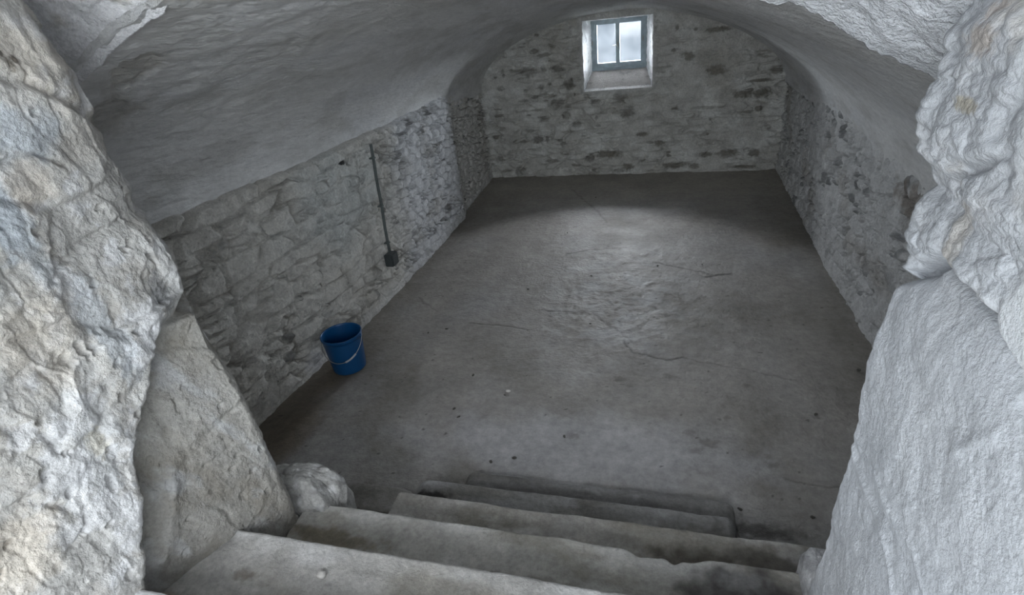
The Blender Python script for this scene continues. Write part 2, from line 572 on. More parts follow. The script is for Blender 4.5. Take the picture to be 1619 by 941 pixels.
def wall_left():
    ys = np.concatenate([np.linspace(1.45, 5.0, 900), np.linspace(5.0, 8.2, 380)[1:]])
    zs = np.linspace(-.08, 1.60, 300)
    Y, Zz = np.meshgrid(ys, zs, indexing='ij')
    h1, j1, i1 = rubble(Y, Zz, .30, .135, 101, .4)
    h2, j2, i2 = rubble(Y * 1.0 + 4, Zz, .17, .085, 131, .35)
    t = sstep(4.0, 5.0, Y + .4 * fbm(Y, Zz, 140, 2))          # smaller knobbly rubble towards the far end
    h, j, i = h1 * (1 - t) + h2 * t, j1 * (1 - t) + j2 * t, np.where(t < .5, i1, i2)
    smooth_patch = sstep(-.1, .35, fbm(Y * 1.1 + 5, Zz * 1.3, 150, 3))    # where the wash is thick
    smooth_patch = np.maximum(smooth_patch, blob(Y, Zz, 3.75, 1.05, .75, .42, 151, .5, .4))
    amp = .066 * (1 - .6 * smooth_patch)
    D = -amp * (1 - h) - .018 * (1 - .5 * smooth_patch) * (1 - sstep(-.5, .5, fbm(Y * 3, Zz * 3, 160, 4)))
    D += .010 * fbm(Y * 14, Zz * 14, 170, 4) + .012 * ridged(Y * 8, Zz * 11, 171, 3) * (1 - .7 * smooth_patch) - .014
    D = D * (.25 + .75 * sstep(.0, .16, Zz)) - .012 * (1 - sstep(0, .16, Zz))
    # voids
    for px, py, ru, rv, dep in [(545, 257, .05, .025, .08), (614, 224, .02, .04, .05), (455, 562, .10, .03, .06), (250, 495, .10, .03, .05),
                                (330, 470, .05, .05, .03), (505, 455, .12, .02, .03), (395, 575, .12, .04, .03), (380, 350, .2, .012, .02),
                                (440, 330, .15, .012, .02)]:
        c = onx((px, py), float(np.interp(3, LW_Y, LW_X)) + .0)
        D -= dep * blob(Y, Zz, c[1], c[2], ru, rv, int(px), .5, .4)
    X = np.interp(Y, LW_Y, LW_X) + D
    # wall head: fades back under the plaster
    top = 1.44 + .03 * fbm(Y * 1.3, Y * 0, 180, 3) + .06 * sstep(5.5, 6.5, Y)
    X = X - .10 * sstep(-.005, .03, Zz - top)
    C = np.ones(Y.shape + (3,)) * np.array([.63, .612, .575])
    C = mixc(C, (.70, .71, .74), .85 * sstep(4.3, 5.0, Y + .35 * fbm(Y * 2, Zz * 2, 181, 3)) * (1 - .8 * sstep(6.2, 6.5, Y)))  # window light on the far stretch, painted in as a paler, bluer tone
    C = mixc(C, (.48, .51, .51), .6 * blob(Y, Zz, 3.8, 1.1, .75, .45, 152, .5, .5))
    ex = (i > .70) * sstep(.0, .3, fbm(Y * 4, Zz * 5, 190, 4) + .15)
    C = mixc(C, (.17, .17, .165), .85 * ex * (1 - j) * (1 - .6 * smooth_patch))
    C = mixc(C, (.68, .67, .64), .45 * sstep(0, .35, fbm(Y * 5, Zz * 7, 230, 5)) * (1 - sstep(4.3, 5, Y)))
    C = mixc(C, (.20, .175, .14), .55 * j * sstep(-.1, .3, fbm(Y * 3, Zz * 3, 200, 3)) * (1 - .6 * smooth_patch))
    C = mixc(C, (.38, .355, .31), .5 * sstep(.05, .5, fbm(Y * 1.2, Zz * 1.6, 210, 5)))
    C = mixc(C, (.66, .66, .68), .6 * blob(Y, Zz, 3.0, .07, .13, .09, 9, .5, .5))
    C = mixc(C, (.60, .60, .60), .5 * (1 - sstep(.03, .12, Zz + .05 * fbm(Y * 5, Zz, 220, 2))) * sstep(3.2, 3.6, Y))
    C = mixc(C, (.03, .03, .03), blob(Y, Zz, *onx((545, 257), -2.45)[1:], .045, .018, 545, .3, .3))
    struct(grid_mesh('wall_left', np.stack([X, Y, Zz], -1), C, M_RUBBLE, back=(-.45, 0, 0)))


wall_left()


def wall_right():
    ys = np.concatenate([np.linspace(1.45, 5.2, 700), np.linspace(5.2, 8.2, 330)[1:]])
    zs = np.linspace(-.08, 1.45, 290)
    Y, Zz = np.meshgrid(ys, zs, indexing='ij')
    h, j, i = rubble(Y + 2, Zz, .21, .135, 301, .45)
    sm = sstep(-.05, .4, fbm(Y * .9 + 1, Zz * 1.3, 350, 3))
    D = -.048 * (1 - .5 * sm) * (1 - h) - .014 * (1 - sstep(-.5, .5, fbm(Y * 3, Zz * 3, 360, 4)))
    D += .010 * fbm(Y * 14, Zz * 14, 370, 4) + .012 * ridged(Y * 9, Zz * 9, 371, 3) * (1 - .5 * sm) - .014
    D = D * (.35 + .65 * sstep(.0, .12, Zz)) - .01 * (1 - sstep(0, .12, Zz))
    base = np.interp(Y, [1.4, 3.5, 5, 7.15, 8.0, 8.3], [1.38, 1.352, 1.33, 1.365, 1.375, 1.38])
    top = 1.20 + .15 * sstep(4.2, 6.6, Y) + .04 * fbm(Y * 1.5, Y * 0, 380, 3)
    X = base - D + .09 * sstep(-.02, .06, Zz - top)
    C = np.ones(Y.shape + (3,)) * np.array([.60, .60, .60])
    C = mixc(C, (.58, .58, .56), .6 * sstep(6.0, 7.4, Y))
    ex = (i > .62) * sstep(-.15, .2, fbm(Y * 4, Zz * 4, 390, 4))
    C = mixc(C, (.19, .195, .195), .8 * ex * (1 - j) * (1 - .5 * sm))
    C = mixc(C, (.25, .22, .18), .5 * sstep(.05, .45, fbm(Y * 1.1, Zz * 1.4, 400, 5)))
    c = onx((1440, 330), 1.36)
    C = mixc(C, (.16, .12, .085), .65 * blob(Y, Zz, c[1], c[2], .35, .16, 401, .6, .8))
    struct(grid_mesh('wall_right', np.stack([X, Y, Zz], -1), C, M_RUBBLE, back=(.45, 0, 0), flip=True))


wall_right()

# ------------------------------------------------------------------ vault
XC, XA = -.56, 1.94


def vault_z(ct, Y):
    """ct = -cos(theta) in [-1, 1] across the span"""
    s = np.sqrt(np.clip(1 - ct * ct, 0, 1))
    t = np.clip(ct, 0, 1)
    z = 1.25 + .86 * s - .14 * np.minimum(1, 1.2 * t) * sstep(0, .35, t)
    return z + .42 * s ** .8 * (1 - .5 * t) * (np.clip(8 - Y, 0, 9) / 6.4) ** .75


def ceiling():
    th = np.linspace(0, np.pi, 620)
    ys = np.concatenate([np.linspace(1.56, 3.6, 420), np.linspace(3.6, 8.15, 400)[1:]])
    T, Y = np.meshgrid(th, ys, indexing='ij')
    ct = -np.cos(T)
    s = T / np.pi * 5.0                                     # arc length, roughly
    Z0 = vault_z(ct, Y)
    al = XC - np.interp(Y, LW_Y, LW_X) + .03 + .10 * (1 - sstep(5.5, 7.0, Y))                # left half-span follows the wall
    X0 = XC + np.where(ct < 0, np.minimum(np.maximum(al, XA), 2.2), XA) * ct
    near = 1 - sstep(2.2, 4.2, Y)
    d = .020 * fbm(s * .9, Y * .6, 501, 4) + .007 * ridged(s * 5 + .25 * Y, Y * 1.6, 510, 4)
    d += (.005 + .011 * near) * fbm(s * 14 + 1.2 * Y, Y * 5, 520, 5)
    d += .008 * near * ridged(s * 11 + Y, Y * 3.2, 530, 3)
    # rough places by the doorway
    rough = np.zeros_like(Y)
    for px, py, ru, rv in [(175, 230, .14, .10), (215, 80, .10, .05), (190, 95, .09, .04)]:
        th_ = None
        c = ony((px, py), 1.85)
        rough = np.maximum(rough, blob(X0, Y, c[0], 1.85, ru, rv * 2.4, int(px), .5, .5))
    d -= rough * (.02 + .03 * fbm(X0 * 12, Y * 12, 540, 3))
    d = d * (.45 + .55 * near) * (1 - .55 * sstep(0, .35, ct)) - .008
    nx, nz = -ct / XA, -np.sin(T) / 1.0
    ln = np.hypot(nx, nz)
    X = X0 + nx / ln * d
    Z = Z0 + nz / ln * d
    C = np.ones(Y.shape + (3,)) * np.array([.70, .70, .70])
    C = mixc(C, (.56, .555, .54), .5 * sstep(-.05, .5, fbm(s * .9 + 3, Y * .5, 551, 5)))
    C = mixc(C, (.62, .63, .66), .45 * sstep(0, .5, fbm(s * 2.2, Y * .8, 561, 5)))
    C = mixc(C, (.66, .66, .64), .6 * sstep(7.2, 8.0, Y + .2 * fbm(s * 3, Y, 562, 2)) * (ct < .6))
    C = mixc(C, (.25, .225, .18), .45 * rough)
    C = mixc(C, (.33, .32, .29), .35 * sstep(.25, .6, ridged(s * 2 + .3 * Y, Y * .7, 571, 4) * .6 + .6 * fbm(s * 3, Y * 2, 575, 3)) * .8)
    struct(grid_mesh('ceiling', np.stack([X, Y, Z], -1), C, M_PLASTER, back=(0, 0, 2.2), flip=True))


ceiling()

# ------------------------------------------------------------------ back wall with its window opening
WX0, WX1, WZ0, WZ1 = -1.135, -.235, 1.168, 2.035       # opening in the wall face
FX0, FX1, FZ0, FZ1 = -1.062, -.330, 1.385, 2.010       # where the frame sits
FY = 8.40


def wall_back():
    def lin(a, b, n):
        return np.linspace(a, b, n)
    xs = np.concatenate([lin(-2.75, WX0, 210), lin(WX0, WX1, 110)[1:], lin(WX1, 1.6, 230)[1:]])
    zs = np.concatenate([lin(-.1, WZ0, 190), lin(WZ0, WZ1, 120)[1:], lin(WZ1, 2.5, 50)[1:]])
    X, Z = np.meshgrid(xs, zs, indexing='ij')
    h, j, i = rubble(X, Z, .27, .105, 601, .35)
    sm = sstep(-.05, .4, fbm(X * .9, Z * 1.2, 640, 3))
    sm = np.maximum(sm, blob(X, Z, .35, 1.3, .5, .5, 641, .6, .4))
    D = .050 * (1 - .75 * sm) * (1 - h) + .014 * (1 - .5 * sm) * (1 - sstep(-.5, .5, fbm(X * 3, Z * 4, 650, 4)))
    D += .014 - .008 * fbm(X * 13, Z * 15, 660, 4) - .008 * ridged(X * 6, Z * 12, 661, 3) * (1 - .6 * sm)
    C = np.ones(X.shape + (3,)) * np.array([.56, .55, .515])
    C = mixc(C, (.74, .74, .71), .7 * sstep(-.05, .3, fbm(X * 2.5, Z * 4, 670, 6)))
    C = mixc(C, (.23, .215, .185), .42 * j * (1 - .8 * sm) * sstep(-.3, .2, fbm(X * 3, Z * 3, 671, 3)))
    ex = (i > .80) * sstep(-.1, .15, fbm(X * 5, Z * 6, 672, 3))
    C = mixc(C, (.18, .165, .14), .75 * ex * (1 - j) * (1 - .6 * sm))
    C = mixc(C, (.30, .275, .225), .45 * sstep(.1, .5, fbm(X * 1.1, Z * 1.1, 673, 5)))
    C = mixc(C, (.20, .185, .155), .6 * sstep(.22, .42, fbm(X * 3.2, Z * 11, 674, 4)) * (1 - .6 * sm))
    # bare stones, traced (crop origin 760,90, scale 4.704)
    for cx, cy, rx, ry in [(350, 112, 66, 38), (160, 112, 14, 18), (165, 142, 12, 16), (103, 157, 16, 9), (220, 100, 16, 8), (460, 92, 24, 26),
                           (560, 90, 58, 24), (650, 205, 46, 42), (560, 350, 78, 46), (632, 445, 40, 32), (710, 510, 40, 22), (858, 455, 14, 20),
                           (425, 620, 55, 32), (490, 615, 16, 30), (465, 455, 52, 11), (400, 303, 30, 12), (145, 240, 32, 22), (445, 228, 28, 20),
                           (508, 207, 18, 9), (125, 395, 38, 9), (355, 440, 25, 8), (850, 340, 50, 18), (1035, 310, 60, 45), (1090, 420, 60, 40),
                           (1000, 735, 70, 26), (810, 760, 42, 30), (300, 860, 55, 38), (140, 770, 42, 30), (870, 515, 20, 10), (320, 330, 48, 12),
                           (585, 628, 26, 14), (600, 658, 50, 8), (765, 592, 22, 7), (1050, 848, 80, 18), (695, 283, 8, 14), (330, 255, 18, 14)]:
        c = ony((760 + cx / 4.704, 90 + cy / 4.704), 8.0)
        ru, rv = rx / 4.704 * .0089, ry / 4.704 * .0092
        k = blob(X, Z, c[0], c[2], ru, rv, cx, .45, .55)
        C = mixc(C, (.15, .14, .12), .82 * k * (.7 + .6 * fbm(X * 9, Z * 9, cx + 50, 3)))
        D += .014 * k - .010 * blob(X, Z, c[0], c[2], ru * .6, rv * .6, cx, .6, .2)
    # more bare stones on the right, crop origin 700,0 scale 2.698
    for cx, cy, rx, ry in [(1280, 405, 40, 16), (1120, 662, 32, 12), (1215, 655, 48, 14), (985, 708, 60, 15), (700, 660, 60, 18), (1360, 400, 40, 16),
                           (985, 215, 10, 8), (1050, 240, 26, 18), (1430, 300, 30, 16), (1360, 345, 50, 6), (1290, 715, 50, 8), (1330, 655, 26, 18),
                           (1130, 575, 6, 6), (925, 615, 26, 12), (850, 575, 30, 10), (1170, 300, 40, 20), (1180, 125, 50, 10), (1000, 118, 8, 12),
                           (790, 715, 30, 15), (1070, 712, 30, 14), (1080, 125, 10, 6)]:
        c = ony((700 + cx / 2.698, cy / 2.698), 8.0)
        ru, rv = rx / 2.698 * .0089, ry / 2.698 * .0092
        k = blob(X, Z, c[0], c[2], ru, rv, cx + 1, .45, .55)
        C = mixc(C, (.18, .165, .135), .75 * k)
        D += .012 * k
    # calm the relief at the arris of the opening
    dx = np.maximum(np.maximum(WX0 - X, X - WX1), 0)
    dz = np.maximum(np.maximum(WZ0 - Z, Z - WZ1), 0)
    dd = np.hypot(dx, dz)
    D = D * sstep(.0, .09, dd)
    C = mixc(C, (.60, .60, .58), .6 * (1 - sstep(.0, .10, dd + .05 * fbm(X * 6, Z * 6, 690, 3))))
    xm, zm = (X[:-1, :-1] + X[1:, 1:]) / 2, (Z[:-1, :-1] + Z[1:, 1:]) / 2
    hole = (xm > WX0) & (xm < WX1) & (zm > WZ0) & (zm < WZ1)
    P = np.stack([X, 8.0 + D, Z], -1)
    root = struct(grid_mesh('wall_back', P, C, M_BACK, back=(0, .50, 0), hole=hole))
    # outer face around the opening
    bm = bmesh.new()
    yb = 8.50
    for a, b, c_, d_ in ((-2.75, FX0 - .0, -.1, 2.5), (FX1, 1.6, -.1, 2.5), (FX0, FX1, -.1, FZ0), (FX0, FX1, FZ1, 2.5)):
        bm.faces.new([bm.verts.new(v) for v in ((a, yb, c_), (b, yb, c_), (b, yb, d_), (a, yb, d_))])
    o = from_bm('outer_face', bm, M_GROUND, root, False)
    # splayed reveal: left, right, head, sloping sill
    yin = 8.0

    def sheet(nm, A, B, Cc, Dd, n1, n2, seed, colr, amp=.010, edge=None):
        u = np.linspace(0, 1, n1)[:, None, None]
        v = np.linspace(0, 1, n2)[None, :, None]
        A, B, Cc, Dd = map(np.array, (A, B, Cc, Dd))
        P = A * (1 - u) * (1 - v) + B * u * (1 - v) + Cc * u * v + Dd * (1 - u) * v
        nrm = np.cross(B - A, Dd - A)
        nrm = nrm / np.linalg.norm(nrm)
        S, Tt = (u * np.linalg.norm(B - A))[..., 0] + 0 * v[..., 0], (v * np.linalg.norm(Dd - A))[..., 0] + 0 * u[..., 0]
        k = amp * fbm(S * 9, Tt * 9, seed, 4)
        P = P + nrm * k[..., None]
        cc = np.ones(S.shape + (3,)) * np.array(colr)
        cc = mixc(cc, np.array(colr) * .55, .7 * sstep(.15, .5, fbm(S * 9, Tt * 9, seed + 5, 4)))
        return grid_mesh(nm, P, cc, M_HEAD, parent=root)
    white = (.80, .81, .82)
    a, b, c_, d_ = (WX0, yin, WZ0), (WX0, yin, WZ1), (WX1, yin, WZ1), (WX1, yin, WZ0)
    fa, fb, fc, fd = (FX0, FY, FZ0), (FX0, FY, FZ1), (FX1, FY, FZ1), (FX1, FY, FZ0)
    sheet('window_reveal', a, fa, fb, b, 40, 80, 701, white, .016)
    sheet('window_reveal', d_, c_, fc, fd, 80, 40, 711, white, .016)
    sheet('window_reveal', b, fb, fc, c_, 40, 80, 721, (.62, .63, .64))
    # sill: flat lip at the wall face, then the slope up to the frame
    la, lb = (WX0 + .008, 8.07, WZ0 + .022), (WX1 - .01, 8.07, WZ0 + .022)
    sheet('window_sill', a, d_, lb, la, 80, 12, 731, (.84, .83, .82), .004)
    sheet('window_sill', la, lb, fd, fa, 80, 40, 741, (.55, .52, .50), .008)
    # straight outer part of the opening, beyond the frame
    e = [(FX0, 8.50, FZ0), (FX0, 8.50, FZ1), (FX1, 8.50, FZ1), (FX1, 8.50, FZ0)]
    for nm, p, q, r, s_ in (('window_reveal', fa, e[0], e[1], fb), ('window_reveal', fd, fc, e[2], e[3]),
                            ('window_reveal', fb, e[1], e[2], fc), ('window_sill', fa, fd, e[3], e[0])):
        sheet(nm, p, q, r, s_, 8, 8, 751, (.5, .5, .5), .001)


wall_back()


def window():
    w = struct(empty('window_1', ((FX0 + FX1) / 2, FY, FZ0)))
    w.location = (0, 0, 0)
    bm = bmesh.new()
    t = .053
    box(bm, FX0 - .01, FX0 + t, FY - .02, FY + .06, FZ0 - .01, FZ1 + .02, .004)
    box(bm, FX1 - t, FX1 + .01, FY - .02, FY + .06, FZ0 - .01, FZ1 + .02, .004)
    box(bm, FX0 + t, FX1 - t, FY - .02, FY + .06, FZ1 - t, FZ1 + .02, .004)
    box(bm, FX0 + t, FX1 - t, FY - .035, FY + .06, FZ0 - .01, FZ0 + .03, .004)
    from_bm('window_frame', bm, M_FRAME, w, False)
    xm = -.710
    for x0, x1 in ((FX0 + t, xm), (xm, FX1 - t)):
        bm = bmesh.new()
        z0, z1, s = FZ0 + .03, FZ1 - t + .012, .026
        if x0 < xm - .05:
            xa, xb = x0 + s * .8, x1 - s
        else:
            xa, xb = x0 + s, x1 - s * .8
        box(bm, x0, xa, FY - .008, FY + .035, z0, z1, .003)
        box(bm, xb, x1, FY - .012, FY + .035, z0, z1, .003)
        box(bm, xa, xb, FY - .008, FY + .035, z1 - s * .6, z1, .003)
        box(bm, xa, xb, FY - .008, FY + .035, z0, z0 + s * 2.1, .003)
        c = from_bm('casement', bm, M_FRAME, w, False)
        bm = bmesh.new()
        box(bm, xa - .004, xb + .004, FY + .010, FY + .014, z0 + .02, z1 - .005)
        from_bm('window_pane', bm, M_GLASS, c, False)
    bm = bmesh.new()
    box(bm, xm - .012, xm + .012, FY - .022, FY - .011, 1.66, 1.72, .002)
    tube(bm, [(xm, FY - .025, 1.69), (xm - .02, FY - .032, 1.688), (xm - .075, FY - .032, 1.68)], .004)
    from_bm('window_latch', bm, M_LATCH, w)
    bm = bmesh.new()
    for px, py in ((937, 68), (1017, 60)):
        c = ony((px, py), FY)
        box(bm, c[0] - .008, c[0] + .008, FY - .032, FY - .018, c[2] - .03, c[2] + .03, .002)
    from_bm('hinge', bm, M_LATCH, w)


window()

# ------------------------------------------------------------------ doorway masonry the camera looks through
def smooth_path(Q, k):
    """box-smooth the plan path along axis 0, keeping its ends"""
    pad = np.concatenate([np.repeat(Q[:1], k, 0), Q, np.repeat(Q[-1:], k, 0)], 0)
    c = np.cumsum(np.concatenate([np.zeros((1,) + Q.shape[1:]), pad], 0), 0)
    w = 2 * k + 1
    return (c[w:] - c[:-w]) / w


SIL_L = [(28, 0), (54, 38), (71, 84), (102, 117), (115, 143), (135, 179), (150, 219), (165, 244), (205, 300), (212, 340), (228, 348), (266, 404),
         (286, 462), (276, 492), (308, 497), (334, 554), (381, 627), (433, 732), (459, 789)]
SIL_R = [(1550, 0), (1528, 40), (1510, 100), (1485, 160), (1472, 200), (1468, 235), (1485, 270), (1502, 292), (1480, 310), (1462, 345), (1458, 400),
         (1450, 412), (1430, 430), (1410, 465), (1400, 510), (1378, 570), (1362, 640), (1350, 685), (1352, 700), (1340, 740), (1322, 800), (1312, 835),
         (1302, 865), (1290, 900), (1278, 941)]


def silhouette(pts, y=1.3):
    q = sorted([(ony(p, y)[2], ony(p, y)[0]) for p in pts])
    return [a for a, b in q], [b for a, b in q]


def plan_path(pts_list, ts, n):
    """pts_list: list of (x(z), y(z)) arrays; resampled piecewise-linearly at parameter ts"""
    K = len(pts_list)
    PX = np.stack([p[0] for p in pts_list])
    PY = np.stack([p[1] for p in pts_list])
    k = np.clip(np.floor(ts).astype(int), 0, K - 2)
    f = (ts - k)[:, None]
    return PX[k] * (1 - f) + PX[k + 1] * f, PY[k] * (1 - f) + PY[k + 1] * f


def jamb_left():
    zs = np.linspace(-.1, 2.95, 900)
    one = np.ones_like(zs)
    zq, xq = silhouette(SIL_L)
    xs_ = np.interp(zs, [-.1, .3] + zq + [2.95], [-1.40, -1.41] + xq + [-1.80])
    yb = np.interp(zs, [.5, .8, .92, 1.137, 1.255, 1.36, 1.52, 1.7], [.72, .75, .79, .89, .936, 1.04, 1.17, 1.25])
    rec = .10 * (1 - sstep(1.42, 1.62, zs))
    xn = xs_ * .35 + (-1.52) * .65                       # near face
    pts = [(-1.58 * one, -1.05 * one), (-1.54 * one, .35 * one), (np.where(rec > .01, -1.50, xn), yb - .03),
           (np.where(rec > .01, -1.50 - rec, xs_ * .7 + xn * .3), yb + .045), (xs_ + .005, 1.30 * one), (xs_ - .55, 1.72 * one), (-3.1 * one, 1.76 * one)]
    ts = np.concatenate([np.linspace(0, 1, 60), np.linspace(1, 2, 300)[1:], np.linspace(2, 3, 60)[1:], np.linspace(3, 4, 190)[1:], np.linspace(4, 5, 110)[1:], np.linspace(5, 6, 25)[1:]])
    X, Y = plan_path(pts, ts, len(ts))
    X, Y = smooth_path(X, 7), smooth_path(Y, 7)
    Z = np.repeat(zs[None, :], len(ts), 0)
    # unrolled coordinate
    S = np.cumsum(np.concatenate([np.zeros((1, len(zs))), np.hypot(np.diff(X, axis=0), np.diff(Y, axis=0))], 0), 0)
    S = S - S[:, :1] * 0
    U = Y + .0
    tx, ty = np.gradient(X, axis=0), np.gradient(Y, axis=0)
    ln = np.hypot(tx, ty) + 1e-9
    nx, ny = ty / ln, -tx / ln                           # towards the stair
    f1, e, idn = worley(S * 3.4 + .35 * fbm(S * 3, Z * 3, 801, 3), Z * 3.0 + .3 * fbm(S * 3, Z * 3, 802, 3), 803, .85)
    d = .008 * (sstep(0, .16, e) - .6) + .022 * (idn - .5) * sstep(0, .2, e)
    d += .022 * fbm(S * 3.2, Z * 2.4, 810, 3) + .012 * fbm(S * 11, Z * 8, 820, 5)
    pit = worley(S * 20, Z * 20 + fbm(S * 9, Z * 9, 822, 2), 823, .95)
    d -= .014 * (pit[2] > .86) * (1 - sstep(.10, .32, pit[0] + .1 * fbm(S * 60, Z * 60, 824, 2)))
    d += .003 * ridged(S * 13 + Z * 5, Z * 6 - S * 3, 830, 4)
    fa = worley(S * 11 + .6 * fbm(S * 6, Z * 6, 832, 2) + Z * 3, Z * 7, 833, .9)
    fb = worley(S * 26 + Z * 6, Z * 15, 835, .9)
    d += .012 * (fa[2] - .5) * sstep(0, .18, fa[1]) + .005 * (fb[2] - .5) * sstep(0, .2, fb[1])
    C = np.ones(Z.shape + (3,)) * np.array([.50, .488, .465])
    C = mixc(C, (.50, .475, .43), .55 * sstep(-.05, .45, fbm(S * 2.4, Z * 2.0, 840, 5)))
    C = mixc(C, (.66, .67, .69), .5 * sstep(0, .4, fbm(S * 3 + 5, Z * 3, 841, 4)))
    C = mixc(C, (.40, .375, .34), .55 * sstep(.02, .16, fbm(S * 7 + Z * 2, Z * 5, 843, 7, .62)))
    C = mixc(C, (.70, .70, .71), .6 * sstep(.05, .2, fbm(S * 6 + 8, Z * 6, 844, 7, .6)))
    gate = sstep(0, 1, 1.30 - Y)                         # only the faces towards the stair carry the traced marks
    for pts_, w, dep in (
        ([(20, 255), (60, 245), (85, 248), (112, 262)], .010, .035), ([(90, 444), (112, 414), (159, 377), (207, 345)], .012, .035),
        ([(0, 622), (26, 601), (63, 580), (94, 627)], .014, .02), ([(0, 815), (52, 789), (94, 800), (125, 810)], .012, .03),
        ([(115, 862), (135, 830), (130, 805)], .010, .04), ([(50, 0), (62, 60), (100, 112)], .01, .012), ([(0, 480), (40, 470), (92, 446)], .010, .02),
        ([(12, 60), (40, 66), (50, 100), (60, 130)], .008, .02), ([(70, 130), (100, 190), (112, 215)], .006, .015), ([(145, 480), (150, 540), (135, 650)], .03, .02),
        ([(160, 610), (158, 690), (190, 740)], .035, .03), ([(182, 480), (205, 560), (200, 590)], .01, .012), ([(95, 560), (100, 680), (70, 760)], .02, .015)):
        q = [tuple(onx(p, -1.52)[1:]) for p in pts_]
        k = np.exp(-(seg_dist(Y + .006 * fbm(Y * 30, Z * 30, 850, 2), Z + .01 * fbm(Y * 20, Z * 20, 851, 2), q) / (.7 * w)) ** 2)
        d -= .5 * dep * k * (.6 + .8 * fbm(Y * 20, Z * 20, 852, 3))
    for px, py, ru, rv, c, a in (
        (50, 190, .10, .12, (.50, .54, .58), .75), (15, 350, .06, .13, (.42, .46, .50), .8), (70, 420, .03, .08, (.45, .47, .48), .6),
        (262, 465, .035, .09, (.24, .24, .24), .85), (40, 110, .12, .14, (.72, .67, .60), .6), (60, 290, .06, .09, (.52, .47, .41), .6),
        (30, 100, .010, .02, (.25, .22, .18), .8), (16, 82, .008, .012, (.18, .16, .13), .9), (40, 92, .012, .012, (.2, .17, .14), .9),
        (60, 540, .12, .16, (.66, .60, .52), .5), (150, 700, .03, .06, (.62, .58, .48), .6), (260, 740, .03, .10, (.50, .46, .36), .8),
        (20, 880, .12, .14, (.62, .55, .46), .6), (170, 520, .05, .2, (.60, .63, .66), .6)):
        c_ = onx((px, py), -1.52)
        C = mixc(C, c, a * blob(Y, Z, c_[1], c_[2], ru, rv, int(px) + 3, .5, .6))
    # the unwashed grey face in the recess
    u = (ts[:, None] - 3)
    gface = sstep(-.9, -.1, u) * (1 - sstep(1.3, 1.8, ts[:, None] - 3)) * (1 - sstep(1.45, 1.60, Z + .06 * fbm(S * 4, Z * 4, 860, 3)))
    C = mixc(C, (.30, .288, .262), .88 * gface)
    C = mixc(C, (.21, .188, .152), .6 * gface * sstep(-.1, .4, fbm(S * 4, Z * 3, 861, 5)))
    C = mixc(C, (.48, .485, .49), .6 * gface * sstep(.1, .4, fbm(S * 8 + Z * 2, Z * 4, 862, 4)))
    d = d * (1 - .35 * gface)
    q = [tuple(onx(p, -1.58)[1:]) for p in [(262, 735), (262, 800), (255, 880)]]
    d += .018 * np.exp(-(seg_dist(Y + .02 * fbm(Y * 9, Z * 9, 870, 3), Z, q) / .028) ** 2)   # tongue of mortar in the recess
    far = sstep(4.2, 4.6, ts)[:, None]
    d *= (1 - .6 * far)
    X, Y = X + nx * d, Y + ny * d
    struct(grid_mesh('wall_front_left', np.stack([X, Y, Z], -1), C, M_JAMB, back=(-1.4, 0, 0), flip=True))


jamb_left()


